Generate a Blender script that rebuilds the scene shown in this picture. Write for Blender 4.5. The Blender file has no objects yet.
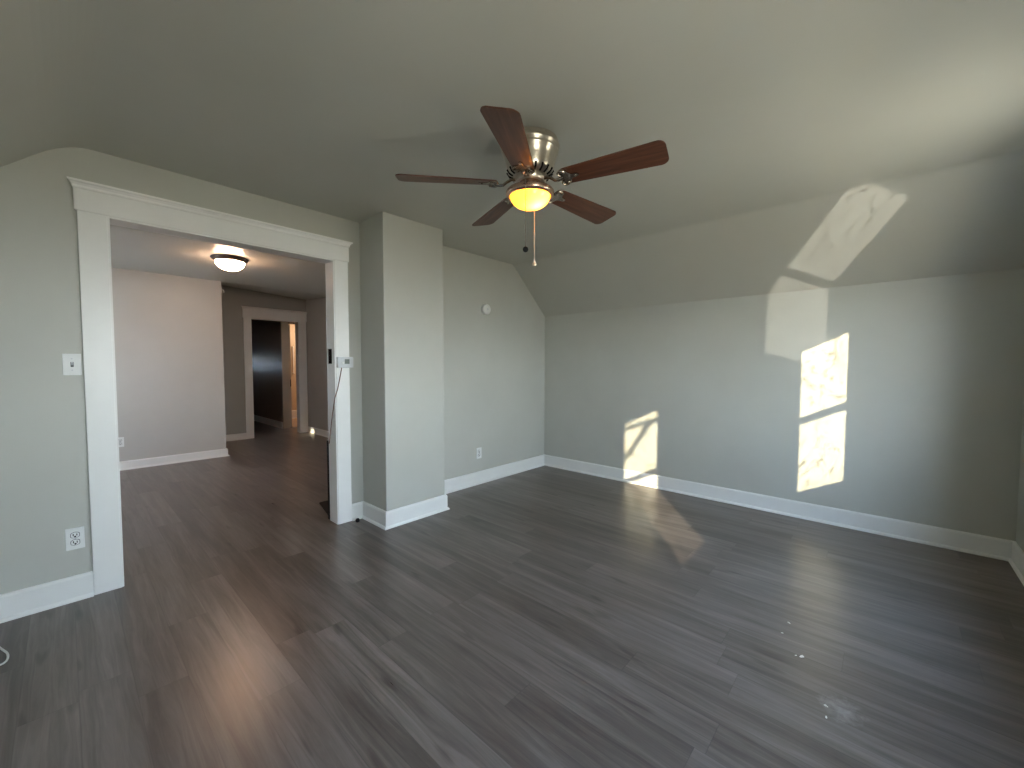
import bpy, math, random
from mathutils import Vector, Matrix
random.seed(7)
C = bpy.context.scene.collection
SC = bpy.context.scene
PI = math.pi

# ------------------------------------------------------------------ camera
F_PX, YAW, PITCH, ROLL = 409.43, -42.41, 2.518, 0.03
CAM = Vector((3.155, 0.0, 1.245))
y_, p_, r_ = (math.radians(a) for a in (YAW, PITCH, ROLL))
fw = Vector((math.sin(y_) * math.cos(p_), math.cos(y_) * math.cos(p_), -math.sin(p_)))
rt0 = Vector((math.cos(y_), -math.sin(y_), 0))
up0 = rt0.cross(fw)
rt = rt0 * math.cos(r_) + up0 * math.sin(r_)
up = up0 * math.cos(r_) - rt0 * math.sin(r_)
cam = bpy.data.cameras.new('camera')
cam.sensor_width = 36.0
cam.lens = F_PX * 36.0 / 1024.0
cam.clip_start = 0.02
cam_o = bpy.data.objects.new('camera', cam)
C.objects.link(cam_o)
M = Matrix((rt, up, -fw)).transposed().to_4x4()
M.translation = CAM
cam_o.matrix_world = M
SC.camera = cam_o

# ------------------------------------------------------------------ colour management
SC.view_settings.view_transform = 'Standard'
SC.view_settings.look = 'None'
SC.view_settings.exposure = 0.30
SC.view_settings.gamma = 1.0
SC.view_settings.use_curve_mapping = False
SC.cycles.use_denoising = True
SC.cycles.max_bounces = 12
SC.cycles.diffuse_bounces = 7
SC.cycles.glossy_bounces = 4
SC.cycles.transparent_max_bounces = 12
SC.cycles.sample_clamp_indirect = 8.0
SC.cycles.caustics_reflective = False
SC.cycles.caustics_refractive = False

# ------------------------------------------------------------------ daylight
SKY_STRENGTH = 42.0
w = bpy.data.worlds.new('sky')
SC.world = w
w.use_nodes = True
nt = w.node_tree
nt.nodes.clear()
wo = nt.nodes.new('ShaderNodeOutputWorld')
bg = nt.nodes.new('ShaderNodeBackground')
tc = nt.nodes.new('ShaderNodeTexCoord')
sx = nt.nodes.new('ShaderNodeSeparateXYZ')
rp = nt.nodes.new('ShaderNodeValToRGB')
mr = nt.nodes.new('ShaderNodeMapRange')
mr.inputs[1].default_value = -1
mr.inputs[2].default_value = 1
rp.color_ramp.elements[0].position = 0.44
rp.color_ramp.elements[0].color = (0.30, 0.285, 0.23, 1)
rp.color_ramp.elements[1].position = 0.52
rp.color_ramp.elements[1].color = (0.84, 0.93, 0.96, 1)
e = rp.color_ramp.elements.new(1.0)
e.color = (0.36, 0.66, 1.12, 1)
nt.links.new(tc.outputs['Generated'], sx.inputs[0])
nt.links.new(sx.outputs[2], mr.inputs[0])
nt.links.new(mr.outputs[0], rp.inputs[0])
nt.links.new(rp.outputs[0], bg.inputs[0])
bg.inputs[1].default_value = SKY_STRENGTH
nt.links.new(bg.outputs[0], wo.inputs[0])

SUN_DIR = Vector((-0.77, 1.0, -0.397)).normalized()
sun = bpy.data.lights.new('sun', 'SUN')
sun.energy = 10.5
sun.angle = math.radians(0.55)
sun.color = (1.0, 0.87, 0.58)
sun_o = bpy.data.objects.new('sun', sun)
C.objects.link(sun_o)
sun_o.rotation_euler = SUN_DIR.to_track_quat('-Z', 'Y').to_euler()
sun_o.location = (9, -8, 6)

# sunlight thrown back up into the far window by a shiny surface outside and below it
WIN_A_C = Vector((3.85, 2.69, 1.40))
BOUNCE_DIR = Vector((-0.91, 1.0, 0.405)).normalized()
bn = bpy.data.lights.new('sun_glint', 'SPOT')
bn.energy = 4100.0
bn.color = (1.0, 0.94, 0.80)
bn.spot_size = math.radians(9.2)
bn.spot_blend = 0.0
bn.shadow_soft_size = 0.025
bn_o = bpy.data.objects.new('sun_glint', bn)
C.objects.link(bn_o)
bn_o.location = WIN_A_C - BOUNCE_DIR * 12.0
bn_o.rotation_euler = BOUNCE_DIR.to_track_quat('-Z', 'Y').to_euler()

def portal(loc, direction, sx_, sy_):
    l = bpy.data.lights.new('window_portal', 'AREA')
    l.shape = 'RECTANGLE'
    l.size, l.size_y = sx_, sy_
    l.cycles.is_portal = True
    o = bpy.data.objects.new('window_portal', l)
    C.objects.link(o)
    o.location = loc
    o.rotation_euler = Vector(direction).to_track_quat('-Z', 'Z').to_euler()

def lamp(loc, energy, color, size, parent=None):
    l = bpy.data.lights.new('lamp_bulb', 'POINT')
    l.energy = energy
    l.color = color
    l.shadow_soft_size = size
    o = bpy.data.objects.new('lamp_bulb', l)
    C.objects.link(o)
    o.location = loc
    if parent:
        o.parent = parent
    return o

# ------------------------------------------------------------------ materials
def mat(name):
    m = bpy.data.materials.new(name)
    m.use_nodes = True
    n = m.node_tree
    return m, n, n.nodes['Principled BSDF']

def nd(n, typ, **kw):
    x = n.nodes.new(typ)
    for k, v in kw.items():
        if k in ('operation', 'data_type', 'blend_type', 'noise_dimensions', 'white_noise_dims', 'interpolation_type'):
            setattr(x, k, v)
    return x

def math_node(n, op, a, b=None):
    x = n.nodes.new('ShaderNodeMath')
    x.operation = op
    for i, v in enumerate((a, b)):
        if v is None:
            continue
        if isinstance(v, (int, float)):
            x.inputs[i].default_value = v
        else:
            n.links.new(v, x.inputs[i])
    return x.outputs[0]

def noise(n, vec, scale, detail=3.0, rough=0.5):
    x = n.nodes.new('ShaderNodeTexNoise')
    x.inputs['Scale'].default_value = scale
    x.inputs['Detail'].default_value = detail
    x.inputs['Roughness'].default_value = rough
    if vec is not None:
        n.links.new(vec, x.inputs['Vector'])
    return x.outputs['Fac']

def ramp(n, fac, stops):
    x = n.nodes.new('ShaderNodeValToRGB')
    el = x.color_ramp.elements
    while len(el) < len(stops):
        el.new(0.5)
    for q, (p, c) in zip(el, stops):
        q.position = p
        q.color = (*c, 1) if len(c) == 3 else c
    n.links.new(fac, x.inputs[0])
    return x.outputs[0]

def bump(n, bsdf, height, strength, dist):
    b = n.nodes.new('ShaderNodeBump')
    b.inputs['Strength'].default_value = strength
    b.inputs['Distance'].default_value = dist
    n.links.new(height, b.inputs['Height'])
    n.links.new(b.outputs[0], bsdf.inputs['Normal'])

def paint(name, color, rough, var=0.03, bump_s=0.12, scale=2.2, spec=0.5):
    m, n, b = mat(name)
    tcn = n.nodes.new('ShaderNodeTexCoord')
    v = tcn.outputs['Object']
    f = noise(n, v, scale, 4, 0.6)
    c0 = tuple(max(0, c * (1 - var)) for c in color)
    c1 = tuple(min(1, c * (1 + var)) for c in color)
    col = ramp(n, f, [(0.3, c0), (0.7, c1)])
    n.links.new(col, b.inputs['Base Color'])
    b.inputs['Roughness'].default_value = rough
    b.inputs['Specular IOR Level'].default_value = spec
    f2 = noise(n, v, 160, 2, 0.5)
    f3 = noise(n, v, 3.0, 2, 0.5)
    h = math_node(n, 'ADD', math_node(n, 'MULTIPLY', f2, 0.25), math_node(n, 'MULTIPLY', f3, 3.0))
    bump(n, b, h, bump_s, 0.006)
    return m

def plain(name, color, rough=0.5, metal=0.0, var=0.04, scale=30, spec=0.5):
    m, n, b = mat(name)
    tcn = n.nodes.new('ShaderNodeTexCoord')
    f = noise(n, tcn.outputs['Object'], scale, 3)
    c0 = tuple(max(0, c * (1 - var)) for c in color)
    c1 = tuple(min(1, c * (1 + var)) for c in color)
    n.links.new(ramp(n, f, [(0.35, c0), (0.65, c1)]), b.inputs['Base Color'])
    b.inputs['Roughness'].default_value = rough
    b.inputs['Metallic'].default_value = metal
    b.inputs['Specular IOR Level'].default_value = spec
    return m

def emitter(name, color, strength, base=(0.8, 0.8, 0.8)):
    m, n, b = mat(name)
    b.inputs['Base Color'].default_value = (*base, 1)
    b.inputs['Roughness'].default_value = 0.25
    b.inputs['Emission Color'].default_value = (*color, 1)
    b.inputs['Emission Strength'].default_value = strength
    return m

WALL = paint('wall_paint', (0.50, 0.505, 0.464), 0.42)
CEIL = paint('ceiling_paint', (0.50, 0.50, 0.455), 0.38, bump_s=0.10, scale=1.2)
WALL2 = paint('far_wall_paint', (0.50, 0.485, 0.455), 0.45)
UNLITWALL = paint('unlit_hall_paint', (0.22, 0.155, 0.12), 0.40)  # same wall paint unlit: hall's shade and warm cast put into the colour
ALCOVE = paint('alcove_grey', (0.34, 0.33, 0.30), 0.45)  # darker grey than the far room's wall colour
BEIGE = paint('beige_paint', (0.62, 0.50, 0.38), 0.5)
TRIM = paint('trim_paint', (0.83, 0.83, 0.81), 0.30, var=0.02, bump_s=0.06, scale=5)
NICKEL = plain('brushed_nickel', (0.55, 0.50, 0.43), 0.28, 1.0, 0.06, 60)
BRACKET = plain('aged_nickel', (0.42, 0.37, 0.31), 0.2, 1.0, 0.1, 90)
COPPER = plain('copper_tinted_metal', (0.62, 0.42, 0.32), 0.25, 1.0)
BRONZE = plain('dark_bronze', (0.16, 0.13, 0.11), 0.35, 0.9)
PLASTIC = plain('white_plastic', (0.78, 0.79, 0.78), 0.35, var=0.015)
IVORY = plain('ivory_plastic', (0.72, 0.64, 0.52), 0.4)
GREYPL = plain('grey_plastic', (0.62, 0.64, 0.66), 0.4)
DARK = plain('dark_plastic', (0.009, 0.009, 0.010), 0.6, spec=0.2)
SLOT = plain('dark_slot', (0.010, 0.009, 0.009), 0.95, spec=0.05)
BROWN = plain('brown_cable', (0.17, 0.09, 0.07), 0.5)
STRING = plain('pull_string', (0.75, 0.66, 0.52), 0.6)
CHAINM = plain('chain_metal', (0.20, 0.17, 0.13), 0.45, 0.6)
CHIP = plain('white_plaster', (0.72, 0.70, 0.65), 0.7)
TAN = plain('tan_vinyl', (0.36, 0.25, 0.16), 0.5)
BARK = plain('bark', (0.10, 0.08, 0.06), 0.9)
SCREEN = plain('grey_display', (0.18, 0.21, 0.19), 0.2)

def floor_material():
    m, n, b = mat('grey_vinyl_plank')
    L, W = 1.22, 0.150
    tcn = n.nodes.new('ShaderNodeTexCoord')
    sp = n.nodes.new('ShaderNodeSeparateXYZ')
    n.links.new(tcn.outputs['Object'], sp.inputs[0])
    X, Y = sp.outputs[0], sp.outputs[1]
    yr = math_node(n, 'DIVIDE', Y, W)
    row = math_node(n, 'FLOOR', yr)
    yf = math_node(n, 'FRACT', yr)
    wn = n.nodes.new('ShaderNodeTexWhiteNoise')
    wn.noise_dimensions = '1D'
    n.links.new(row, wn.inputs['W'])
    xr = math_node(n, 'ADD', math_node(n, 'DIVIDE', X, L), math_node(n, 'MULTIPLY', wn.outputs['Value'], 7.3))
    colm = math_node(n, 'FLOOR', xr)
    xf = math_node(n, 'FRACT', xr)
    cb = n.nodes.new('ShaderNodeCombineXYZ')
    n.links.new(row, cb.inputs[0])
    n.links.new(colm, cb.inputs[1])
    wn2 = n.nodes.new('ShaderNodeTexWhiteNoise')
    wn2.noise_dimensions = '3D'
    n.links.new(cb.outputs[0], wn2.inputs['Vector'])
    tone = wn2.outputs['Value']
    # grain coordinates: long in x, shifted for every plank
    off = n.nodes.new('ShaderNodeVectorMath')
    off.operation = 'SCALE'
    n.links.new(wn2.outputs['Color'], off.inputs[0])
    off.inputs['Scale'].default_value = 40.0
    sc = n.nodes.new('ShaderNodeVectorMath')
    sc.operation = 'MULTIPLY'
    n.links.new(tcn.outputs['Object'], sc.inputs[0])
    sc.inputs[1].default_value = (1.3, 17.0, 1.0)
    ad = n.nodes.new('ShaderNodeVectorMath')
    ad.operation = 'ADD'
    n.links.new(sc.outputs[0], ad.inputs[0])
    n.links.new(off.outputs[0], ad.inputs[1])
    wv = n.nodes.new('ShaderNodeTexNoise')
    wv.inputs['Scale'].default_value = 1.1
    wv.inputs['Detail'].default_value = 2.0
    n.links.new(ad.outputs[0], wv.inputs['Vector'])
    ws = n.nodes.new('ShaderNodeVectorMath')
    ws.operation = 'MULTIPLY'
    n.links.new(wv.outputs['Color'], ws.inputs[0])
    ws.inputs[1].default_value = (0.5, 1.1, 0.0)
    ad2 = n.nodes.new('ShaderNodeVectorMath')
    ad2.operation = 'ADD'
    n.links.new(ad.outputs[0], ad2.inputs[0])
    n.links.new(ws.outputs[0], ad2.inputs[1])
    ad = ad2
    kv = n.nodes.new('ShaderNodeVectorMath')
    kv.operation = 'MULTIPLY'
    n.links.new(ad.outputs[0], kv.inputs[0])
    kv.inputs[1].default_value = (1.6, 0.42, 1.0)
    vo = n.nodes.new('ShaderNodeTexVoronoi')
    vo.voronoi_dimensions = '2D'
    vo.inputs['Scale'].default_value = 1.0
    n.links.new(kv.outputs[0], vo.inputs['Vector'])
    vs_ = n.nodes.new('ShaderNodeSeparateXYZ')
    n.links.new(vo.outputs['Color'], vs_.inputs[0])
    kd = n.nodes.new('ShaderNodeMapRange')
    kd.interpolation_type = 'SMOOTHSTEP'
    kd.inputs[1].default_value = 0.02
    kd.inputs[2].default_value = 0.16
    kd.inputs[3].default_value = 0.24
    kd.inputs[4].default_value = 0.0
    n.links.new(vo.outputs['Distance'], kd.inputs[0])
    knot = math_node(n, 'MULTIPLY', kd.outputs[0], math_node(n, 'GREATER_THAN', vs_.outputs[0], 0.76))
    g1 = noise(n, ad.outputs[0], 1.0, 6, 0.66)
    sc2 = n.nodes.new('ShaderNodeVectorMath')
    sc2.operation = 'MULTIPLY'
    n.links.new(ad.outputs[0], sc2.inputs[0])
    sc2.inputs[1].default_value = (1.2, 6.0, 1.0)
    g2 = noise(n, sc2.outputs[0], 1.0, 4, 0.6)
    grain = math_node(n, 'SUBTRACT', math_node(n, 'ADD', math_node(n, 'MULTIPLY', g1, 0.72), math_node(n, 'MULTIPLY', g2, 0.28)), math_node(n, 'MULTIPLY', knot, 0.6))
    t = math_node(n, 'ADD', math_node(n, 'ADD', math_node(n, 'MULTIPLY', math_node(n, 'SUBTRACT', grain, 0.5), 1.5), 0.45), math_node(n, 'MULTIPLY', math_node(n, 'SUBTRACT', tone, 0.5), 0.22))
    base = ramp(n, t, [(0.10, (0.042, 0.030, 0.025)), (0.38, (0.098, 0.078, 0.067)), (0.58, (0.152, 0.126, 0.112)), (0.85, (0.23, 0.197, 0.177))])
    # seams
    ey = math_node(n, 'MINIMUM', yf, math_node(n, 'SUBTRACT', 1.0, yf))
    ex = math_node(n, 'MINIMUM', xf, math_node(n, 'SUBTRACT', 1.0, xf))
    ey = math_node(n, 'MULTIPLY', ey, W)
    ex = math_node(n, 'MULTIPLY', ex, L)
    ed = math_node(n, 'MINIMUM', ex, ey)
    seam = n.nodes.new('ShaderNodeMapRange')
    seam.inputs[1].default_value = 0.0004
    seam.inputs[2].default_value = 0.0022
    seam.inputs[3].default_value = 0.72
    seam.inputs[4].default_value = 1.0
    n.links.new(ed, seam.inputs[0])
    mx = n.nodes.new('ShaderNodeVectorMath')
    mx.operation = 'SCALE'
    n.links.new(base, mx.inputs[0])
    n.links.new(seam.outputs[0], mx.inputs['Scale'])
    # a dusty plaster smear left on the boards
    ds = n.nodes.new('ShaderNodeVectorMath')
    ds.operation = 'DISTANCE'
    n.links.new(tcn.outputs['Object'], ds.inputs[0])
    ds.inputs[1].default_value = (3.07, 1.865, 0.0)
    dn = noise(n, tcn.outputs['Object'], 28, 5, 0.7)
    dd = math_node(n, 'ADD', ds.outputs['Value'], math_node(n, 'MULTIPLY', math_node(n, 'SUBTRACT', dn, 0.5), 0.22))
    sm = n.nodes.new('ShaderNodeMapRange')
    sm.inputs[1].default_value = 0.07
    sm.inputs[2].default_value = 0.0
    sm.inputs[3].default_value = 0.0
    sm.inputs[4].default_value = 0.38
    n.links.new(dd, sm.inputs[0])
    mixc = n.nodes.new('ShaderNodeMix')
    mixc.data_type = 'RGBA'
    n.links.new(sm.outputs[0], mixc.inputs[0])
    n.links.new(mx.outputs[0], mixc.inputs[6])
    mixc.inputs[7].default_value = (0.42, 0.40, 0.37, 1)
    n.links.new(mixc.outputs[2], b.inputs['Base Color'])
    rr = n.nodes.new('ShaderNodeMapRange')
    rr.inputs[3].default_value = 0.24
    rr.inputs[4].default_value = 0.38
    n.links.new(grain, rr.inputs[0])
    n.links.new(rr.outputs[0], b.inputs['Roughness'])
    b.inputs['Specular IOR Level'].default_value = 0.72
    hgt = math_node(n, 'ADD', math_node(n, 'MULTIPLY', grain, 0.3), seam.outputs[0])
    bump(n, b, hgt, 0.25, 0.0015)
    return m
FLOOR = floor_material()

def wood_material():
    m, n, b = mat('walnut_blade')
    tcn = n.nodes.new('ShaderNodeTexCoord')
    sc = n.nodes.new('ShaderNodeVectorMath')
    sc.operation = 'MULTIPLY'
    n.links.new(tcn.outputs['Object'], sc.inputs[0])
    sc.inputs[1].default_value = (3.0, 45.0, 10.0)
    g = noise(n, sc.outputs[0], 1.0, 5, 0.6)
    n.links.new(ramp(n, g, [(0.25, (0.045, 0.016, 0.010)), (0.5, (0.095, 0.036, 0.020)), (0.75, (0.16, 0.066, 0.036))]), b.inputs['Base Color'])
    b.inputs['Roughness'].default_value = 0.38
    b.inputs['Specular IOR Level'].default_value = 0.28
    return m
WOOD = wood_material()

def pane_material():
    m, n, b = mat('old_window_glass')
    n.nodes.remove(b)
    out = n.nodes['Material Output']
    tcn = n.nodes.new('ShaderNodeTexCoord')
    v = tcn.outputs['Object']
    f1 = noise(n, v, 17, 4, 0.65)
    f2 = noise(n, v, 38, 3, 0.6)
    a = ramp(n, f1, [(0.31, (0.38, 0.35, 0.29)), (0.47, (0.97, 0.97, 0.97))])
    c = ramp(n, f2, [(0.30, (0.48, 0.45, 0.40)), (0.42, (1, 1, 1))])
    mu = n.nodes.new('ShaderNodeMix')
    mu.data_type = 'RGBA'
    mu.blend_type = 'MULTIPLY'
    mu.inputs[0].default_value = 1.0
    n.links.new(a, mu.inputs[6])
    n.links.new(c, mu.inputs[7])
    tr = n.nodes.new('ShaderNodeBsdfTransparent')
    gl = n.nodes.new('ShaderNodeBsdfGlossy')
    gl.inputs['Roughness'].default_value = 0.02
    n.links.new(mu.outputs[2], tr.inputs[0])
    mix = n.nodes.new('ShaderNodeMixShader')
    mix.inputs[0].default_value = 0.06
    n.links.new(tr.outputs[0], mix.inputs[1])
    n.links.new(gl.outputs[0], mix.inputs[2])
    n.links.new(mix.outputs[0], out.inputs[0])
    return m
PANE = pane_material()

def translucent(name, color, emis=None, strength=0.0, gloss=0.08):
    m, n, b = mat(name)
    n.nodes.remove(b)
    out = n.nodes['Material Output']
    t = n.nodes.new('ShaderNodeBsdfTranslucent')
    t.inputs[0].default_value = (*color, 1)
    d = n.nodes.new('ShaderNodeBsdfDiffuse')
    d.inputs[0].default_value = (*color, 1)
    g = n.nodes.new('ShaderNodeBsdfGlossy')
    g.inputs['Roughness'].default_value = 0.15
    m1 = n.nodes.new('ShaderNodeMixShader')
    m1.inputs[0].default_value = 0.3
    m2 = n.nodes.new('ShaderNodeMixShader')
    m2.inputs[0].default_value = gloss
    n.links.new(t.outputs[0], m1.inputs[1])
    n.links.new(d.outputs[0], m1.inputs[2])
    n.links.new(m1.outputs[0], m2.inputs[1])
    n.links.new(g.outputs[0], m2.inputs[2])
    last = m2.outputs[0]
    if emis:
        em = n.nodes.new('ShaderNodeEmission')
        em.inputs[0].default_value = (*emis, 1)
        em.inputs[1].default_value = strength
        ad = n.nodes.new('ShaderNodeAddShader')
        n.links.new(last, ad.inputs[0])
        n.links.new(em.outputs[0], ad.inputs[1])
        last = ad.outputs[0]
    n.links.new(last, out.inputs[0])
    return m
AMBER = translucent('amber_lit_glass', (0.95, 0.40, 0.055), (1.0, 0.40, 0.03), 0.25)
OPAL = emitter('lit_opal_glass', (1.0, 0.61, 0.39), 57.0)
SHADE = translucent('white_shade_fabric', (0.55, 0.56, 0.58), gloss=0.0)

# ------------------------------------------------------------------ mesh helpers
class MB:
    def __init__(s):
        s.v, s.f, s.smooth = [], [], []
    def add(s, verts, faces, smooth=False):
        o = len(s.v)
        s.v += [tuple(v) for v in verts]
        s.f += [tuple(i + o for i in f) for f in faces]
        s.smooth += [smooth] * len(faces)
        return s
    def box(s, x0, x1, y0, y1, z0, z1):
        vs = [(x, y, z) for x in (x0, x1) for y in (y0, y1) for z in (z0, z1)]
        return s.add(vs, [(0, 1, 3, 2), (4, 6, 7, 5), (0, 4, 5, 1), (2, 3, 7, 6), (0, 2, 6, 4), (1, 5, 7, 3)])
    def prism(s, axis, pts, a0, a1):
        n = len(pts)
        def pt(a, p):
            if axis == 0: return (a, p[0], p[1])
            if axis == 1: return (p[0], a, p[1])
            return (p[0], p[1], a)
        vs = [pt(a0, p) for p in pts] + [pt(a1, p) for p in pts]
        fs = [tuple(range(n - 1, -1, -1)), tuple(range(n, 2 * n))]
        fs += [(i, (i + 1) % n, n + (i + 1) % n, n + i) for i in range(n)]
        return s.add(vs, fs)
    def lathe(s, prof, c=(0, 0, 0), seg=48, axis='z', smooth=True):
        vs, fs = [], []
        n = len(prof)
        for k in range(seg):
            a = 2 * PI * k / seg
            for r, z in prof:
                r = max(r, 1e-5)
                p = (r * math.cos(a), r * math.sin(a), z)
                if axis == 'x':
                    p = (p[2], p[0], p[1])
                elif axis == 'y':
                    p = (p[0], p[2], p[1])
                vs.append((c[0] + p[0], c[1] + p[1], c[2] + p[2]))
        for k in range(seg):
            k2 = (k + 1) % seg
            for i in range(n - 1):
                fs.append((k * n + i, k2 * n + i, k2 * n + i + 1, k * n + i + 1))
        return s.add(vs, fs, smooth)
    def tube(s, pts, r, seg=8, flat=1.0):
        pts = [Vector(p) for p in pts]
        vs, fs = [], []
        n = len(pts)
        for i, p in enumerate(pts):
            t = (pts[min(i + 1, n - 1)] - pts[max(i - 1, 0)]).normalized()
            a = Vector((0, 0, 1)) if abs(t.z) < 0.9 else Vector((1, 0, 0))
            u = t.cross(a).normalized()
            v = u.cross(t)
            ri = r[i] if isinstance(r, (list, tuple)) else r
            for k in range(seg):
                q = 2 * PI * k / seg
                vs.append(p + u * ri * math.cos(q) + v * ri * flat * math.sin(q))
        for i in range(n - 1):
            for k in range(seg):
                k2 = (k + 1) % seg
                fs.append((i * seg + k, i * seg + k2, (i + 1) * seg + k2, (i + 1) * seg + k))
        fs.append(tuple(range(seg - 1, -1, -1)))
        fs.append(tuple(range((n - 1) * seg, n * seg)))
        return s.add(vs, fs, True)
    def sphere(s, c, r, seg=16, rings=10, sc=(1, 1, 1)):
        prof = [(math.sin(PI * i / rings), -math.cos(PI * i / rings)) for i in range(rings + 1)]
        o = MB().lathe(prof, (0, 0, 0), seg)
        s.add([(c[0] + x * r * sc[0], c[1] + y * r * sc[1], c[2] + z * r * sc[2]) for x, y, z in o.v], o.f, True)
        return s
    def build(s, name, m, parent=None, bevel=0.0, segs=2):
        me = bpy.data.meshes.new(name)
        me.from_pydata(s.v, [], s.f)
        me.validate()
        import bmesh
        bm = bmesh.new()
        bm.from_mesh(me)
        bmesh.ops.remove_doubles(bm, verts=bm.verts, dist=1e-6)
        bmesh.ops.recalc_face_normals(bm, faces=bm.faces)
        if bevel:
            ed = [e for e in bm.edges if len(e.link_faces) == 2 and e.calc_face_angle(0) > 0.6]
            bmesh.ops.bevel(bm, geom=ed, offset=bevel, segments=segs, affect='EDGES', profile=0.6)
        bm.to_mesh(me)
        bm.free()
        if any(s.smooth):
            me.polygons.foreach_set('use_smooth', [True] * len(me.polygons))
            me.set_sharp_from_angle(angle=math.radians(40))
        me.materials.append(m)
        o = bpy.data.objects.new(name, me)
        C.objects.link(o)
        if parent is not None:
            o.parent = parent
        return o

def structure(o):
    o['kind'] = 'structure'
    return o

def empty(name, loc=(0, 0, 0)):
    o = bpy.data.objects.new(name, None)
    o.empty_display_size = 0.05
    o.location = loc
    C.objects.link(o)
    return o

def tag(o, label, cat, group=None):
    o['label'] = label
    o['category'] = cat
    if group:
        o['group'] = group
    return o

def copy_tree(o, parent=None):
    c = o.copy()
    C.objects.link(c)
    if parent is not None:
        c.parent = parent
    for ch in list(o.children):
        copy_tree(ch, c)
    return c

def baseboard(name, path, h=0.131):
    prof = [(0.0, 0.0), (0.030, 0.0), (0.029, 0.007), (0.025, 0.014), (0.019, 0.018), (0.0165, 0.019),
            (0.0165, h - 0.012), (0.012, h - 0.003), (0.008, h), (0.0, h)]
    n = len(path)
    nrm = []
    for i in range(n - 1):
        d = (Vector(path[i + 1]) - Vector(path[i])).normalized()
        nrm.append(Vector((d.y, -d.x)))
    vs, fs = [], []
    m = len(prof)
    for i, p in enumerate(path):
        if i == 0:
            off = nrm[0]
        elif i == n - 1:
            off = nrm[-1]
        else:
            a, b = nrm[i - 1], nrm[i]
            off = (a + b) / (1 + a.dot(b))
        for d, z in prof:
            vs.append((p[0] + off.x * d, p[1] + off.y * d, z))
    for i in range(n - 1):
        for k in range(m - 1):
            fs.append((i * m + k, (i + 1) * m + k, (i + 1) * m + k + 1, i * m + k + 1))
    fs.append(tuple(range(m)))
    fs.append(tuple((n - 1) * m + k for k in range(m - 1, -1, -1)))
    return structure(MB().add(vs, fs).build(name, TRIM))

# ------------------------------------------------------------------ room shell
W, D, CZ, KZ, RUN = 3.797, 4.058, 2.392, 1.857, 0.586
YF = -0.54                       # wall behind the camera
T = 0.11
XF, XA, YS = -3.55, -4.87, 3.09  # far room: end wall, recess wall, side wall
OPN = (0.185, 1.42, 2.056)       # wide doorway between the rooms

structure(MB().box(-8.7, W + 0.12, YF - 0.12, D + 0.12, -0.06, 0.0).build('floor', FLOOR))

def arc(p0, c, p1, n=10):
    r = []
    for i in range(n + 1):
        t = i / n
        r.append(tuple((1 - t) ** 2 * a + 2 * t * (1 - t) * b + t * t * e_ for a, b, e_ in zip(p0, c, p1)))
    return r
g = (CZ - KZ) / RUN
prof = [(YF, KZ)]
prof += arc((YF + RUN - 0.10, CZ - 0.10 * g), (YF + RUN, CZ), (YF + RUN + 0.10, CZ))
prof += arc((D - RUN - 0.03, CZ), (D - RUN, CZ), (D - RUN + 0.025, CZ - 0.025 * g), 5)
prof += [(D, KZ)]
outer = [(D + 0.11, KZ), (D - RUN + 0.06, CZ + 0.12), (YF + RUN - 0.06, CZ + 0.12), (YF - 0.11, KZ)]
structure(MB().prism(0, prof + outer, 0.0, W + 0.10).build('ceiling', CEIL))

mid = [(D + 0.02, KZ + 0.04), (D - RUN, CZ + 0.05), (YF + RUN, CZ + 0.05), (YF - 0.02, KZ + 0.04)]
wl = MB()
ya, yb, zo = OPN
wl.prism(0, [(YF - 0.05, 0), (ya, 0), (ya, CZ + 0.05), (YF + RUN, CZ + 0.05), (YF - 0.05, KZ + 0.04)], -T, 0)
wl.prism(0, [(ya, zo), (yb, zo), (yb, CZ + 0.05), (ya, CZ + 0.05)], -T, 0)
wl.prism(0, [(yb, 0), (D + 0.05, 0), (D + 0.05, KZ + 0.04), (D - RUN, CZ + 0.05), (yb, CZ + 0.05)], -T, 0)
structure(wl.build('wall_left', WALL))
structure(MB().box(-T, W + 0.1, D, D + 0.1, 0, KZ + 0.04).build('wall_back', WALL))
structure(MB().box(-T, W + 0.1, YF - 0.1, YF, 0, KZ + 0.04).build('wall_front', WALL))
structure(MB().box(-0.01, 0.358, 1.636, 2.197, 0, CZ + 0.02).build('wall_chimney', WALL, bevel=0.006))

# gable wall with its two windows (both behind the camera)
WX0, WX1 = W, W + 0.10
WIN = [dict(y0=2.40, y1=2.96, g0=2.471, g1=2.905, z1=2.03), dict(y0=0.395, y1=1.03, g0=0.462, g1=0.975, z1=2.085)]
WZ0 = 0.775
wr = MB()
ys = [YF - 0.05, WIN[1]['y0'], WIN[1]['y1'], WIN[0]['y0'], WIN[0]['y1'], D + 0.05]
wr.prism(0, [(ys[0], 0), (ys[1], 0), (ys[1], CZ + 0.05), (YF + RUN, CZ + 0.05), (ys[0], KZ + 0.04)], WX0, WX1)
wr.box(WX0, WX1, ys[2], ys[3], 0, CZ + 0.05)
wr.prism(0, [(ys[4], 0), (ys[5], 0), (ys[5], KZ + 0.04), (D - RUN, CZ + 0.05), (ys[4], CZ + 0.05)], WX0, WX1)
for q in WIN:
    wr.box(WX0, WX1, q['y0'], q['y1'], 0, WZ0)
    wr.box(WX0, WX1, q['y0'], q['y1'], q['z1'], CZ + 0.05)
structure(wr.build('wall_right', WALL))

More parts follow.
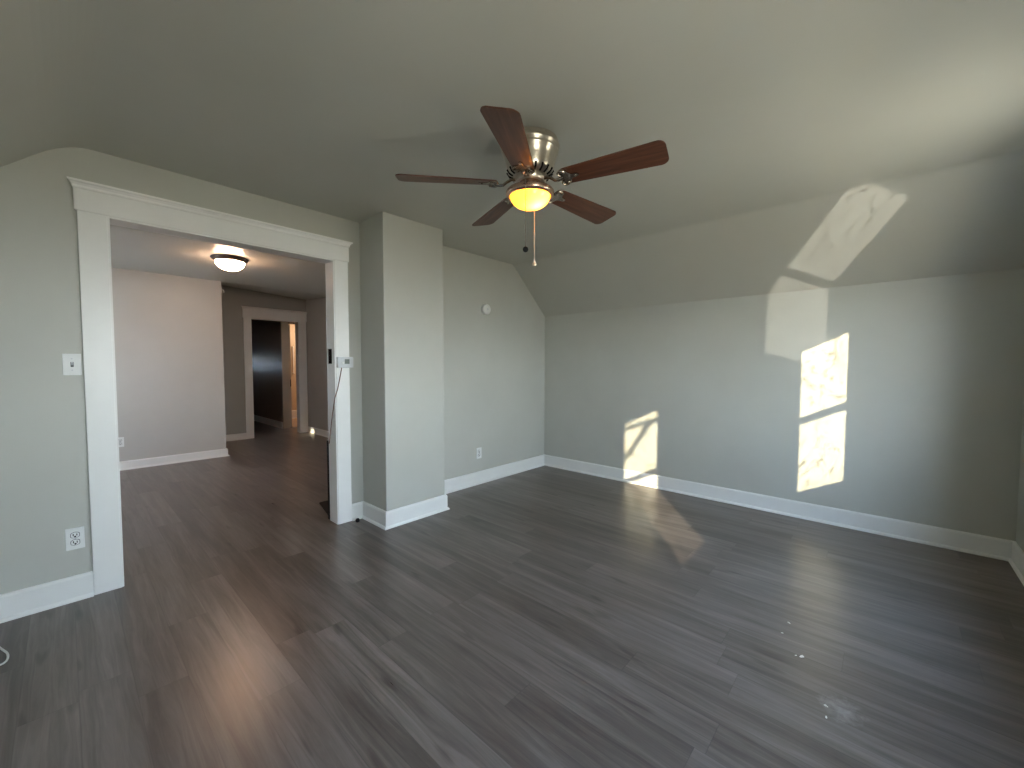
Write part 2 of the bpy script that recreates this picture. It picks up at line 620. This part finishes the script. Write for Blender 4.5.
def gable_window(name, q):
    y0, y1, g0, g1, WZ1 = q['y0'], q['y1'], q['g0'], q['g1'], q['z1']
    wn_ = structure(empty(name, (W, (y0 + y1) / 2, WZ0)))
    inv = Matrix.Translation(-Vector(wn_.location))
    def part(mb, nm, m, parent=None, bevel=0.0):
        mb.v = [tuple(Vector(v) - wn_.location) for v in mb.v]
        return mb.build(nm, m, parent or wn_, bevel)
    xa, xb = W + 0.035, W + 0.070
    gz = (0.82, 1.390, 1.435, WZ1 - 0.043)
    for nm, (z0, z1, h0, h1) in dict(lower_sash=(WZ0, 1.412, gz[0], gz[1]), upper_sash=(1.412, WZ1, gz[2], gz[3])).items():
        s = MB()
        s.box(xa, xb, y0, g0, z0, z1).box(xa, xb, g1, y1, z0, z1)
        s.box(xa, xb, g0, g1, z0, h0).box(xa, xb, g0, g1, h1, z1)
        so = part(s, nm, TRIM)
        part(MB().box(W + 0.052, W + 0.055, g0 - 0.004, g1 + 0.004, h0 - 0.004, h1 + 0.004), 'pane', PANE, so)
    f = MB()
    f.box(W - 0.02, W, y0 - 0.105, y0 - 0.002, WZ0, WZ1 + 0.13).box(W - 0.02, W, y1 + 0.002, y1 + 0.105, WZ0, WZ1 + 0.13)
    f.box(W - 0.022, W, y0 - 0.12, y1 + 0.12, WZ1 + 0.002, WZ1 + 0.15)
    part(f, 'window_casing', TRIM, None, 0.003)
    part(MB().box(W - 0.055, W + 0.034, y0 - 0.12, y1 + 0.12, WZ0 - 0.028, WZ0), 'window_sill', TRIM, None, 0.006)
    part(MB().box(W - 0.02, W, y0 - 0.10, y1 + 0.10, WZ0 - 0.13, WZ0 - 0.028), 'apron', TRIM, None, 0.003)
    portal((W + 0.13, (y0 + y1) / 2, (WZ0 + WZ1) / 2), (-1, 0, 0), y1 - y0 + 0.02, WZ1 - WZ0 + 0.02)
gable_window('window_1', WIN[0])
gable_window('window_2', WIN[1])

# ---- far room
structure(MB().box(XF - 0.02, -T, YF - 0.1, YS + 0.1, CZ, CZ + 0.1).build('ceiling_far', CEIL))
al = MB()
zc = lambda x, y: CZ + (XF - x) / (XF - XA) * (0.185 - 0.095 * (y - 1.5) / 1.6)
cs = [(x, y) for x in (XF, XA - 0.13) for y in (1.4, YS + 0.1)]
al.add([(x, y, zc(x, y)) for x, y in cs] + [(x, y, 2.75) for x, y in cs],
       [(0, 1, 3, 2), (4, 6, 7, 5), (0, 2, 6, 4), (1, 5, 7, 3), (0, 4, 5, 1), (2, 3, 7, 6)])
structure(al.build('ceiling_recess', CEIL))
structure(MB().box(XA, XF, YF - 0.1, 1.482, 0, CZ + 0.25).build('wall_far', WALL2))
structure(MB().box(XA - 0.12, -T, YS, YS + 0.1, 0, 2.75).build('wall_far_side', WALL2))
# end wall of the recess with its doorway
wa = MB()
dy0, dy1, dz = 2.175, 2.94, 2.06
wa.box(XA - 0.12, XA, 0.9, dy0, 0, 2.75).box(XA - 0.12, XA, dy0, dy1, dz, 2.75).box(XA - 0.12, XA, dy1, YS + 0.7, 0, 2.75)
structure(wa.build('wall_recess', ALCOVE))
# window wall of the far room: two unseen openings added for its soft daylight and sun spot
wf = MB()
sx0, sx1, sz0, sz1 = -3.30, -2.35, 0.55, 1.60
vx0, vx1, vz0, vz1 = -1.965, -1.72, 1.30, 1.55
wf.box(XF, sx0, YF - 0.1, YF, 0, CZ).box(sx1, vx0, YF - 0.1, YF, 0, CZ).box(vx1, -T, YF - 0.1, YF, 0, CZ)
wf.box(sx0, sx1, YF - 0.1, YF, 0, sz0).box(sx0, sx1, YF - 0.1, YF, sz1, CZ)
wf.box(vx0, vx1, YF - 0.1, YF, 0, vz0).box(vx0, vx1, YF - 0.1, YF, vz1, CZ)
structure(wf.build('wall_far_front', WALL2))
wn3 = structure(empty('added_window_3', (0, 0, 0)))  # unseen window, added to bring soft daylight onto the far wall
fr = MB()
for a, b_, c_, d_ in ((sx0 - 0.08, sx0, sz0, sz1), (sx1, sx1 + 0.08, sz0, sz1), (sx0 - 0.08, sx1 + 0.08, sz1, sz1 + 0.1), (sx0 - 0.1, sx1 + 0.1, sz0 - 0.06, sz0)):
    fr.box(a, b_, YF, YF + 0.02, c_, d_)
fr.build('window_casing', TRIM, wn3)
MB().box(sx0, sx1, YF - 0.03, YF - 0.027, sz0, sz1).build('added_shade', SHADE, wn3)  # added shade that scatters the sun before it enters
wn4 = structure(empty('added_window_4', (0, 0, 0)))  # unseen opening, added and sized to throw the small sun spot
fr = MB()
for a, b_, c_, d_ in ((vx0 - 0.05, vx0, vz0, vz1), (vx1, vx1 + 0.05, vz0, vz1), (vx0 - 0.05, vx1 + 0.05, vz1, vz1 + 0.05), (vx0 - 0.05, vx1 + 0.05, vz0 - 0.05, vz0)):
    fr.box(a, b_, YF, YF + 0.02, c_, d_)
fr.build('window_casing', TRIM, wn4)
MB().box(vx0, vx1, YF - 0.05, YF - 0.047, vz0, vz1).build('pane', PANE, wn4)

# ---- hall and the lit room beyond
HY, HX = 2.915, -5.65
structure(MB().box(-8.6, XA - 0.12, 0.9, 3.9, 2.45, 2.55).build('ceiling_hall', UNLITWALL))
structure(MB().box(-8.6, HX - 0.02, HY, HY + 0.1, 0, 2.45).build('wall_hall_side', UNLITWALL))
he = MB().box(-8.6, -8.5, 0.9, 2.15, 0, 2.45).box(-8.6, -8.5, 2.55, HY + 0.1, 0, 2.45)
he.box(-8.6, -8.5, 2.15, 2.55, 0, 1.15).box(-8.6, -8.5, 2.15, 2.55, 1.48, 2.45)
structure(he.build('wall_hall_end', UNLITWALL))
wn5 = structure(empty('added_window_5', (0, 0, 0)))  # unseen window, added for the pale reflection along the hall wall
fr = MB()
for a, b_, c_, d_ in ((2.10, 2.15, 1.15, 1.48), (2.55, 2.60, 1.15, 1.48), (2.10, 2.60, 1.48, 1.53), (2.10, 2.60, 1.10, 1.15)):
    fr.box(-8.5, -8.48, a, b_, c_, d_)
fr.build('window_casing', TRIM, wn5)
MB().box(-8.555, -8.55, 2.15, 2.55, 1.15, 1.48).build('added_shade', SHADE, wn5)  # added shade that dims this opening
structure(MB().box(-8.6, XA - 0.12, 0.8, 0.9, 0, 2.55).build('wall_hall_near', UNLITWALL))
structure(MB().box(HX - 0.1, HX, HY + 0.02, HY + 0.13, 2.085, 2.45).box(HX - 0.1, HX, HY + 0.12, 3.80, 2.085, 2.45).box(HX - 0.1, HX, 3.72, 3.80, 0, 2.45).build('wall_hall_door', UNLITWALL))
structure(MB().box(HX, XA - 0.12, 3.80, 3.90, 0, 2.55).build('wall_hall_right', UNLITWALL))
structure(MB().box(-7.30, -7.20, HY + 0.1, 5.0, 0, 2.55).build('wall_lit_room', BEIGE))
structure(MB().box(-7.30, HX, 4.9, 5.0, 0, 2.55).box(HX - 0.1, HX, 3.8, 4.9, 0, 2.55).build('wall_lit_room_side', BEIGE))
structure(MB().box(-7.30, HX - 0.1, HY + 0.1, 5.0, 2.40, 2.5).build('ceiling_lit_room', BEIGE))
structure(MB().box(-7.20, HX - 0.04, HY + 0.1, 4.9, 0.0, 0.006).build('floor_lit_room', TAN))
lamp((-6.5, 4.0, 2.0), 19, (1.0, 0.76, 0.52), 0.08)

# ------------------------------------------------------------------ trim
def casing(name, x, y0, y1, z, yo0, yo1, zt, depth, sgn=1.0, over=0.010, capo=0.028, parts=True):
    """Flat casing on the +x face of a wall at x, around an opening y0..y1 with its head at z."""
    t = structure(empty(name, (x, (y0 + y1) / 2, 0)))
    o_ = Vector(t.location)
    def part(mb, nm, m=TRIM, bevel=0.0025):
        mb.v = [tuple(Vector(v) - o_) for v in mb.v]
        return mb.build(nm, m, t, bevel)
    part(MB().box(x, x + 0.02, yo0, y0, 0, z), 'side_casing')
    part(MB().box(x, x + 0.02, y1, yo1, 0, z), 'side_casing')
    part(MB().box(x, x + 0.0215, yo0 - over, yo1 + over, z + 0.0002, zt - 0.038), 'head_casing')
    cp = [(0, -0.040), (0.026, -0.040), (0.030, -0.034), (0.032, -0.024), (0.040, -0.014), (0.050, -0.009), (0.052, -0.001), (0.050, 0.0), (0, 0.0)]
    # mitred cap: the profile returns at both ends
    vs, fs = [], []
    m_ = len(cp)
    for d, zz in cp:
        vs.append((x + d, yo0 - over - 0.8 * max(0, d - 0.025), zt + zz))
    for d, zz in cp:
        vs.append((x + d, yo1 + over + 0.8 * max(0, d - 0.025), zt + zz))
    fs = [(i, (i + 1) % m_, m_ + (i + 1) % m_, m_ + i) for i in range(m_)] + [tuple(range(m_ - 1, -1, -1)), tuple(range(m_, 2 * m_))]
    part(MB().add(vs, fs), 'cap_moulding', TRIM, 0.0)
    jb = 0.012
    j = MB()
    j.box(x - depth, x + 0.014, y0 - 0.02, y0 + jb - 0.004, 0, z + 0.02)
    j.box(x - depth, x + 0.014, y1 - jb + 0.004, y1 + 0.02, 0, z + 0.02)
    j.box(x - depth, x + 0.014, y0 + jb - 0.004, y1 - jb + 0.004, z - 0.010, z + 0.02)
    part(j, 'jamb', TRIM, 0.002)
    return t, part
cs1, cpart = casing('trim_1', 0.0, OPN[0], OPN[1], OPN[2], 0.073, 1.526, 2.208, T + 0.012)
cpart(MB().box(-0.094, -0.036, OPN[1] - 0.0095, OPN[1] - 0.006, 1.262, 1.378), 'strike_plate', SLOT, 0.0)
# far-side casing of the same opening
k = MB().box(-T - 0.02, -T, 0.073, OPN[0], 0, OPN[2]).box(-T - 0.02, -T, OPN[1], 1.526, 0, OPN[2]).box(-T - 0.024, -T, 0.06, 1.54, OPN[2], 2.19)
cpart(k, 'rear_casing')
cs2, cpart2 = casing('trim_2', XA, dy0, dy1, dz, 2.068, 3.075, 2.245, 0.13, over=0.012)
t3 = structure(empty('trim_3', (0, 0, 0)))
MB().box(HX - 0.02, HX + 0.02, HY - 0.005, HY + 0.115, 0, 2.19).build('side_casing', BEIGE, t3)
d1 = structure(empty('door_1', (0, 0, 0)))
MB().box(HX - 0.70, HX - 0.03, HY + 0.118, HY + 0.165, 0.008, 2.07).build('door_leaf', BEIGE, d1)
MB().box(HX - 0.031, HX - 0.026, HY + 0.150, HY + 0.164, 0.83, 0.97).build('latch_plate', SLOT, d1)

baseboard('baseboard_left_front', [(0, YF), (0, 0.072)])
baseboard('baseboard_chimney', [(0, 1.527), (0, 1.636), (0.358, 1.636), (0.358, 2.197), (0.0, 2.197)])
baseboard('baseboard_left_back', [(0, 2.197), (0, D)])
baseboard('baseboard_back', [(0, D), (W, D)])
baseboard('baseboard_right', [(W, D), (W, YF)])
baseboard('baseboard_front', [(W, YF), (0, YF)])
baseboard('baseboard_far', [(XF, YF), (XF, 1.482), (XA, 1.482), (XA, 2.067)], 0.105)
baseboard('baseboard_far_side', [(XA + 0.02, YS), (-T, YS)], 0.105)
baseboard('baseboard_hall', [(-8.5, HY), (HX - 0.02, HY)], 0.125)
baseboard('baseboard_lit_room', [(-7.2, HY + 0.1), (-7.2, 4.9)], 0.19)

# ------------------------------------------------------------------ ceiling fan
FX, FY = 1.809, 1.607
fan = tag(empty('ceiling_fan', (FX, FY, CZ)), 'five-blade brown wooden ceiling fan with brushed nickel motor and lit amber bowl', 'ceiling fan')
hp = [(0.0, 0.0), (0.060, 0.0), (0.060, -0.028), (0.130, -0.031), (0.139, -0.034), (0.141, -0.040), (0.141, -0.052), (0.145, -0.056), (0.147, -0.064), (0.145, -0.072), (0.140, -0.076),
      (0.138, -0.082), (0.140, -0.090), (0.136, -0.098), (0.132, -0.103), (0.124, -0.135), (0.118, -0.165), (0.114, -0.178), (0.108, -0.190), (0.092, -0.200), (0.0, -0.200)]
housing = MB().lathe(hp, seg=64).build('motor_housing', NICKEL, fan)
vent = MB()
for i in range(20):
    a = 2 * PI * i / 20
    ca, sa = math.cos(a), math.sin(a)
    pts = []
    for rr, zz in ((0.1155, -0.176), (0.104, -0.194), (0.088, -0.203)):
        pts.append((rr * ca, rr * sa, zz))
    vent.tube(pts, 0.0055, 6)
vent.build('vent_rib', SLOT, housing)
MB().lathe([(0.0, -0.196), (0.075, -0.196), (0.080, -0.203), (0.080, -0.222), (0.074, -0.230), (0.0, -0.230)], seg=48).build('blade_hub', NICKEL, fan)
MB().lathe([(0.0, -0.228), (0.052, -0.228), (0.055, -0.232), (0.055, -0.262), (0.070, -0.270), (0.0, -0.270)], seg=48).build('switch_housing', COPPER, fan)
MB().lathe([(0.0, -0.262), (0.066, -0.262), (0.100, -0.264), (0.115, -0.270), (0.121, -0.278), (0.121, -0.292), (0.117, -0.298), (0.106, -0.302), (0.101, -0.298), (0.100, -0.288), (0.0, -0.284)], seg=64).build('light_rim', COPPER, fan)
bp = []
for i in range(17):
    a = PI / 2 * i / 16
    bp.append((0.100 * math.cos(a) ** 0.85 if i < 16 else 0.0, -0.294 - 0.063 * math.sin(a)))
bowl = MB().lathe(bp, seg=64).build('glass_bowl', AMBER, fan)
lamp((0.034, 0.006, -0.318), 5.0, (1.0, 0.66, 0.32), 0.020, fan)

BL_Z, R0, R1 = -0.238, 0.165, 0.652
def blade_outline():
    w0, w1, r = 0.055, 0.075, 0.035
    pts = []
    for i in range(7):
        a = -PI / 2 + PI / 2 * i / 6
        pts.append((R1 - r + r * math.cos(a), -w1 + r + r * math.sin(a)))
    for i in range(7):
        a = PI / 2 * i / 6
        pts.append((R1 - r + r * math.cos(a), w1 - r + r * math.sin(a)))
    r = 0.03
    for i in range(5):
        a = PI / 2 + PI / 2 * i / 4
        pts.append((R0 + r + r * math.cos(a), w0 - r + r * math.sin(a)))
    for i in range(5):
        a = PI + PI / 2 * i / 4
        pts.append((R0 + r + r * math.cos(a), -w0 + r + r * math.sin(a)))
    return pts
def make_blade():
    b = MB().prism(2, blade_outline(), -0.003, 0.003).build('blade', WOOD, fan, 0.0015)
    ir = MB()
    # ornate bracket: swan-neck arm, spade plate and two scrolls, screwed under the blade root
    ir.tube([(0.070, 0, 0.018), (0.095, 0, 0.016), (0.118, 0, 0.004), (0.135, 0, -0.010), (0.155, 0, -0.012), (0.180, 0, -0.008)], [0.011, 0.010, 0.010, 0.010, 0.011, 0.010], 10, 0.7)
    pl = [(0.160, -0.012), (0.175, -0.030), (0.165, -0.046), (0.180, -0.056), (0.205, -0.046), (0.212, -0.026), (0.222, -0.014), (0.250, -0.010), (0.258, 0.0),
          (0.250, 0.010), (0.222, 0.014), (0.212, 0.026), (0.205, 0.046), (0.180, 0.056), (0.165, 0.046), (0.175, 0.030), (0.160, 0.012)]
    ir.prism(2, pl, -0.0075, -0.003)
    for s_ in (-1, 1):
        cv = []
        for i in range(13):
            a = 0.3 + 4.4 * i / 12
            rr = 0.024 - 0.0012 * i
            cv.append((0.178 + rr * math.cos(a), s_ * (0.030 + rr * math.sin(a)), -0.010))
        ir.tube(cv, 0.0042, 6)
        ir.sphere((0.195, s_ * 0.036, -0.008), 0.006, 10, 6, (1, 1, 0.6))
    ir.sphere((0.240, 0, -0.008), 0.006, 10, 6, (1, 1, 0.6))
    ir.build('blade_bracket', BRACKET, b)
    return b
b0 = make_blade()
for i in range(5):
    o = b0 if i == 0 else copy_tree(b0)
    o.location = (0, 0, BL_Z)
    o.rotation_mode = 'XYZ'
    o.rotation_euler = (math.radians(-13), (0.0, 0.024, 0.0, 0.006, 0.03)[i], 0.228 - i * 2 * PI / 5 + (0.0, -0.017, 0.0, 0.03, -0.028)[i])
    for ch in o.children:
        ch.parent = o
ch1 = MB()
p1 = Vector((1.881 - FX, 1.489 - FY, 0))
for i in range(62):
    ch1.sphere((p1.x, p1.y, -0.270 - i * 0.0052), 0.0026, 6, 4)
c1 = ch1.build('pull_chain', CHAINM, fan)
MB().sphere((p1.x, p1.y, 1.795 - CZ), 0.0135, 16, 10).build('pull_ball', DARK, c1)
p2 = Vector((1.752 - FX, 1.712 - FY, 0))
z_end = 1.245 + (1.765 - 1.245) * 2.17 / 2.05 - CZ
c2 = MB().tube([(p2.x, p2.y, -0.272), (p2.x, p2.y, z_end)], 0.0022, 6).build('pull_cord', STRING, fan)
MB().lathe([(0.0, 0.02), (0.003, 0.02), (0.004, 0.008), (0.011, -0.004), (0.012, -0.012), (0.008, -0.016), (0.0, -0.016)], (p2.x, p2.y, z_end), 16).build('pull_bell', IVORY, c2)
MB().lathe([(0.0, 0.004), (0.004, 0.003), (0.004, -0.010), (0.0, -0.012)], (p2.x, p2.y, z_end + 0.155), 12).build('cord_joiner', STRING, c2)

# ------------------------------------------------------------------ flush dome light in the far room
LX, LY = -2.05, 1.235
dl = tag(empty('dome_light', (LX, LY, CZ)), 'lit white glass dome ceiling light in the far room', 'ceiling light')
MB().lathe([(0.0, 0.0), (0.168, 0.0), (0.172, -0.006), (0.166, -0.016), (0.150, -0.030), (0.142, -0.040), (0.132, -0.042), (0.128, -0.036), (0.0, -0.030)], seg=56).build('base_pan', BRONZE, dl)
pr = [(0.134 * math.cos(PI / 2 * i / 14), -0.036 - 0.098 * math.sin(PI / 2 * i / 14)) for i in range(15)]
MB().lathe(pr, seg=56).build('glass_dome', OPAL, dl)
MB().lathe([(0.0, -0.132), (0.010, -0.133), (0.011, -0.138), (0.007, -0.143), (0.0, -0.149)], seg=16).build('finial', NICKEL, dl)

# ------------------------------------------------------------------ wall plates
def plate_mb(w_, h_, t_=0.006):
    # local frame: +x out of the wall, y across, z up
    return MB().box(0, t_, -w_ / 2, w_ / 2, -h_ / 2, h_ / 2)
def make_outlet(name):
    o = plate_mb(0.070, 0.115).build(name, PLASTIC, None, 0.002)
    for s_ in (1, -1):
        r_ = MB()
        pts = []
        for i in range(24):
            a = 2 * PI * i / 24
            pts.append((max(-0.0155, min(0.0155, 0.0175 * math.cos(a))), 0.0195 * s_ + 0.0145 * math.sin(a)))
        r_.prism(0, pts, 0.0055, 0.0085)
        ro = r_.build('receptacle', PLASTIC, o, 0.0005)
        gp = MB().prism(0, [(p[0] * 1.13, 0.0195 * s_ + (p[1] - 0.0195 * s_) * 1.13) for p in pts], 0.0050, 0.0063)
        gp.build('socket_gap', SLOT, ro)
        sl = MB()
        sl.box(0.0084, 0.0090, -0.0085, -0.0048, 0.0195 * s_ - 0.003, 0.0195 * s_ + 0.008)
        sl.box(0.0084, 0.0090, 0.0048, 0.0085, 0.0195 * s_ - 0.003, 0.0195 * s_ + 0.007)
        sl.lathe([(0, 0.0006), (0.0042, 0.0006), (0.0042, 0.0), (0, 0.0)], (0.0084, 0, 0.0195 * s_ - 0.0075), 12, 'x')
        sl.build('socket_slots', SLOT, ro)
    MB().lathe([(0, 0.0015), (0.003, 0.0012), (0.0035, 0.0)], (0.006, 0, 0), 12, 'x').build('screw', GREYPL, o)
    return o
ol = make_outlet('wall_outlet')
ol.location = (0.0, 0.013, 0.329)
tag(ol, 'white duplex outlet on the grey wall beside the wide doorway', 'outlet', 'wall outlets')
o2 = copy_tree(ol)
o2.location = (0.0, 2.934, 0.325)
tag(o2, 'white duplex outlet between the chimney breast and the back corner', 'outlet', 'wall outlets')
o3 = copy_tree(ol)
o3.location = (XF, 0.425, 0.337)
tag(o3, 'white duplex outlet low on the far room wall seen through the doorway', 'outlet', 'wall outlets')

sw = plate_mb(0.068, 0.112).build('light_switch', PLASTIC, None, 0.002)
sw.location = (0.0, 0.031, 1.252)
tag(sw, 'white toggle light switch plate left of the wide doorway', 'light switch')
MB().box(0.0058, 0.0064, -0.0055, 0.0055, -0.0125, 0.0125).build('toggle_slot', SLOT, sw)
MB().add([(0.006, -0.004, -0.006), (0.006, 0.004, -0.006), (0.006, 0.004, 0.006), (0.006, -0.004, 0.006), (0.017, -0.003, 0.006), (0.017, 0.003, 0.006), (0.015, 0.003, 0.012), (0.015, -0.003, 0.012)],
         [(0, 1, 2, 3), (4, 5, 6, 7), (0, 1, 5, 4), (2, 3, 7, 6), (1, 2, 6, 5), (0, 3, 7, 4)]).build('toggle', GREYPL, sw)
for z_ in (-0.03, 0.03):
    MB().lathe([(0, 0.0015), (0.003, 0.0012), (0.0035, 0.0)], (0.006, 0, z_), 12, 'x').build('screw', GREYPL, sw)

sd = MB().lathe([(0.0, 0.0), (0.050, 0.0), (0.050, 0.012), (0.055, 0.014), (0.056, 0.036), (0.051, 0.043), (0.040, 0.047), (0.016, 0.049), (0.0, 0.049)], (0, 0, 0), 40, 'x').build('smoke_alarm', PLASTIC)
sd.location = (0.0, 3.022, 1.841)
tag(sd, 'small round white alarm on the wall right of the chimney breast', 'alarm')
MB().lathe([(0.0, 0.052), (0.011, 0.051), (0.013, 0.049), (0.013, 0.047)], (0, 0, 0), 20, 'x').build('test_button', GREYPL, sd)

th = plate_mb(0.125, 0.084, 0.026).build('thermostat', GREYPL, None, 0.004)
th.location = (0.0205, 1.484, 1.273)
tag(th, 'grey-white thermostat mounted on the right casing of the wide doorway', 'thermostat')
MB().box(0.0255, 0.0275, -0.008, 0.030, -0.012, 0.024).build('display', SCREEN, th)
MB().lathe([(0.0, 0.004), (0.009, 0.004), (0.010, 0.0)], (0.0255, -0.022, -0.006), 16, 'x').build('button', PLASTIC, th)
wire = MB().tube([(0.026, 1.460, 1.230), (0.028, 1.452, 1.19), (0.026, 1.440, 1.13), (0.026, 1.424, 1.06), (0.012, 1.4100, 1.00), (-0.03, 1.406, 0.86), (-0.07, 1.4055, 0.72), (-0.095, 1.406, 0.63)], 0.0038, 6).build('thermostat_wire', BROWN)
tag(wire, 'thin brown wire trailing from the thermostat down the door jamb', 'wire')

# ------------------------------------------------------------------ small things
fs = tag(empty('floor_stand', (-0.20, 1.441, 0)), 'black upright stand with a flat foot half hidden behind the doorway jamb', 'stand')
MB().box(0.045, 0.065, -0.031, 0.22, 0.004, 0.645).build('upright_panel', DARK, fs, 0.003)
ft = MB().prism(2, [(0.055, -0.015), (0.055, 0.24), (-0.36, 0.24), (-0.40, 0.14), (-0.395, 0.08)], 0.0, 0.012)
ft.build('foot', DARK, fs, 0.003)

ds_ = MB().lathe([(0.0, 0.030), (0.008, 0.029), (0.014, 0.024), (0.0165, 0.014), (0.015, 0.004), (0.011, 0.0), (0.0, 0.0)], (0, 0, 0), 20).build('door_stop', DARK)
ds_.location = (0.075, 1.545, 0.0)
tag(ds_, 'small black rubber stop on the floor between casing and chimney breast', 'door stop')

cpts = []
ctrl = [(0.20, -0.275), (0.26, -0.245), (0.33, -0.222), (0.39, -0.203), (0.45, -0.200), (0.475, -0.215), (0.455, -0.240), (0.40, -0.275), (0.33, -0.32)]
for i in range(len(ctrl) - 1):
    p0, p1_, p2_, p3 = (Vector(ctrl[max(0, min(len(ctrl) - 1, i + q))]) for q in (-1, 0, 1, 2))
    for k_ in range(6):
        t = k_ / 6
        v = 0.5 * ((2 * p1_) + (p2_ - p0) * t + (2 * p0 - 5 * p1_ + 4 * p2_ - p3) * t * t + (3 * p1_ - p0 - 3 * p2_ + p3) * t ** 3)
        cpts.append((v.x, v.y, 0.004))
tag(MB().tube(cpts, 0.0038, 8).build('white_cord', PLASTIC), 'white cord looped on the floor near the left wall', 'cord')

hk = MB().tube([(XF - 0.02, 1.482, 2.285), (XF - 0.02, 1.507, 2.28), (XF - 0.02, 1.517, 2.26), (XF - 0.02, 1.512, 2.245)], 0.007, 8)
hk.box(XF - 0.035, XF - 0.005, 1.482, 1.488, 2.24, 2.31)
tag(hk.build('wall_hook', PLASTIC), 'small white hook high on the outer corner of the far room wall', 'hook')

rail = tag(empty('wall_rail', (-7.2, 3.66, 1.09)), 'pale vertical rail on the warm-lit wall beyond the far doorway', 'rail')
MB().tube([(0.03, 0, 0.0), (0.03, 0, 0.60)], 0.014, 10).build('bar', TRIM, rail)
MB().sphere((0.022, 0, -0.012), 0.024, 14, 8).build('knob', TRIM, rail)
MB().sphere((0.022, 0, 0.60), 0.022, 14, 8).build('bracket', TRIM, rail)

def chip(x, y, r, label):
    r *= 0.78
    n = 7
    vs = []
    for z in (0.0, 0.35):
        for i in range(n):
            a = 2 * PI * i / n
            q = r * random.uniform(0.55, 1.15)
            vs.append((q * math.cos(a) * 1.3, q * math.sin(a) * 0.7, z * r * random.uniform(0.6, 1.2)))
    fsx = [tuple(range(n - 1, -1, -1)), tuple(range(n, 2 * n))] + [(i, (i + 1) % n, n + (i + 1) % n, n + i) for i in range(n)]
    o = MB().add(vs, fsx).build('plaster_chip', CHIP)
    o.location = (x, y, 0.0)
    o.rotation_euler = (0, 0, random.uniform(0, 6))
    tag(o, label, 'plaster chip', 'plaster chips on the floor')
chip(2.926, 2.095, 0.013, 'largest white plaster chip on the floor boards')
chip(2.905, 2.088, 0.006, 'tiny white crumb touching the largest plaster chip')
chip(2.844, 2.335, 0.008, 'small white plaster chip farthest from the dusty smear')
chip(2.833, 2.224, 0.006, 'small white plaster chip midway along the scattered crumbs')
chip(3.030, 1.845, 0.008, 'white plaster chip at the edge of the dusty smear')
chip(3.035, 1.785, 0.007, 'white plaster chip just in front of the dusty smear')

# ------------------------------------------------------------------ bare tree outside the nearer window
def on_sun_line(px, pz, dist):
    """Point dist metres outside the gable wall on the sun ray that ends on the back wall at (px, pz)."""
    d = Vector((-0.77, 1.0, -0.397))
    t = (W + dist - px) / 0.77
    return Vector((px, D, pz)) - d * t
base = Vector((5.1, -2.0, -3.2))
tree = tag(empty('bare_tree', base), 'bare branching tree standing outside the nearer window', 'tree')
def tpart(mb, nm):
    mb.v = [tuple(Vector(v) - base) for v in mb.v]
    return mb.build(nm, BARK, tree)
osl = lambda a, b: on_sun_line(a, b, 0.9)
A_, B_ = osl(0.86, -0.05), osl(1.02, 0.16)
tpart(MB().tube([base, base + Vector((0.05, 0.1, 1.6)), base + Vector((0, 0.2, 3.2)), base + Vector((-0.2, 0.4, 4.4))], [0.16, 0.13, 0.09, 0.06], 12), 'trunk')
tpart(MB().tube([base + Vector((-0.2, 0.4, 4.4)), A_ + Vector((0.1, -0.4, -0.45)), A_, B_, osl(1.16, 0.32), osl(1.28, 0.52), osl(1.36, 0.655), osl(1.43, 0.69), osl(1.50, 0.715), osl(1.6, 0.78)],
                [0.06, 0.035, 0.028, 0.024, 0.022, 0.024, 0.03, 0.026, 0.022, 0.01], 10), 'branch')
tpart(MB().tube([osl(1.36, 0.655), osl(1.27, 0.645), osl(1.17, 0.595), osl(1.07, 0.55), osl(0.95, 0.50)], [0.024, 0.024, 0.022, 0.02, 0.012], 10), 'branch')
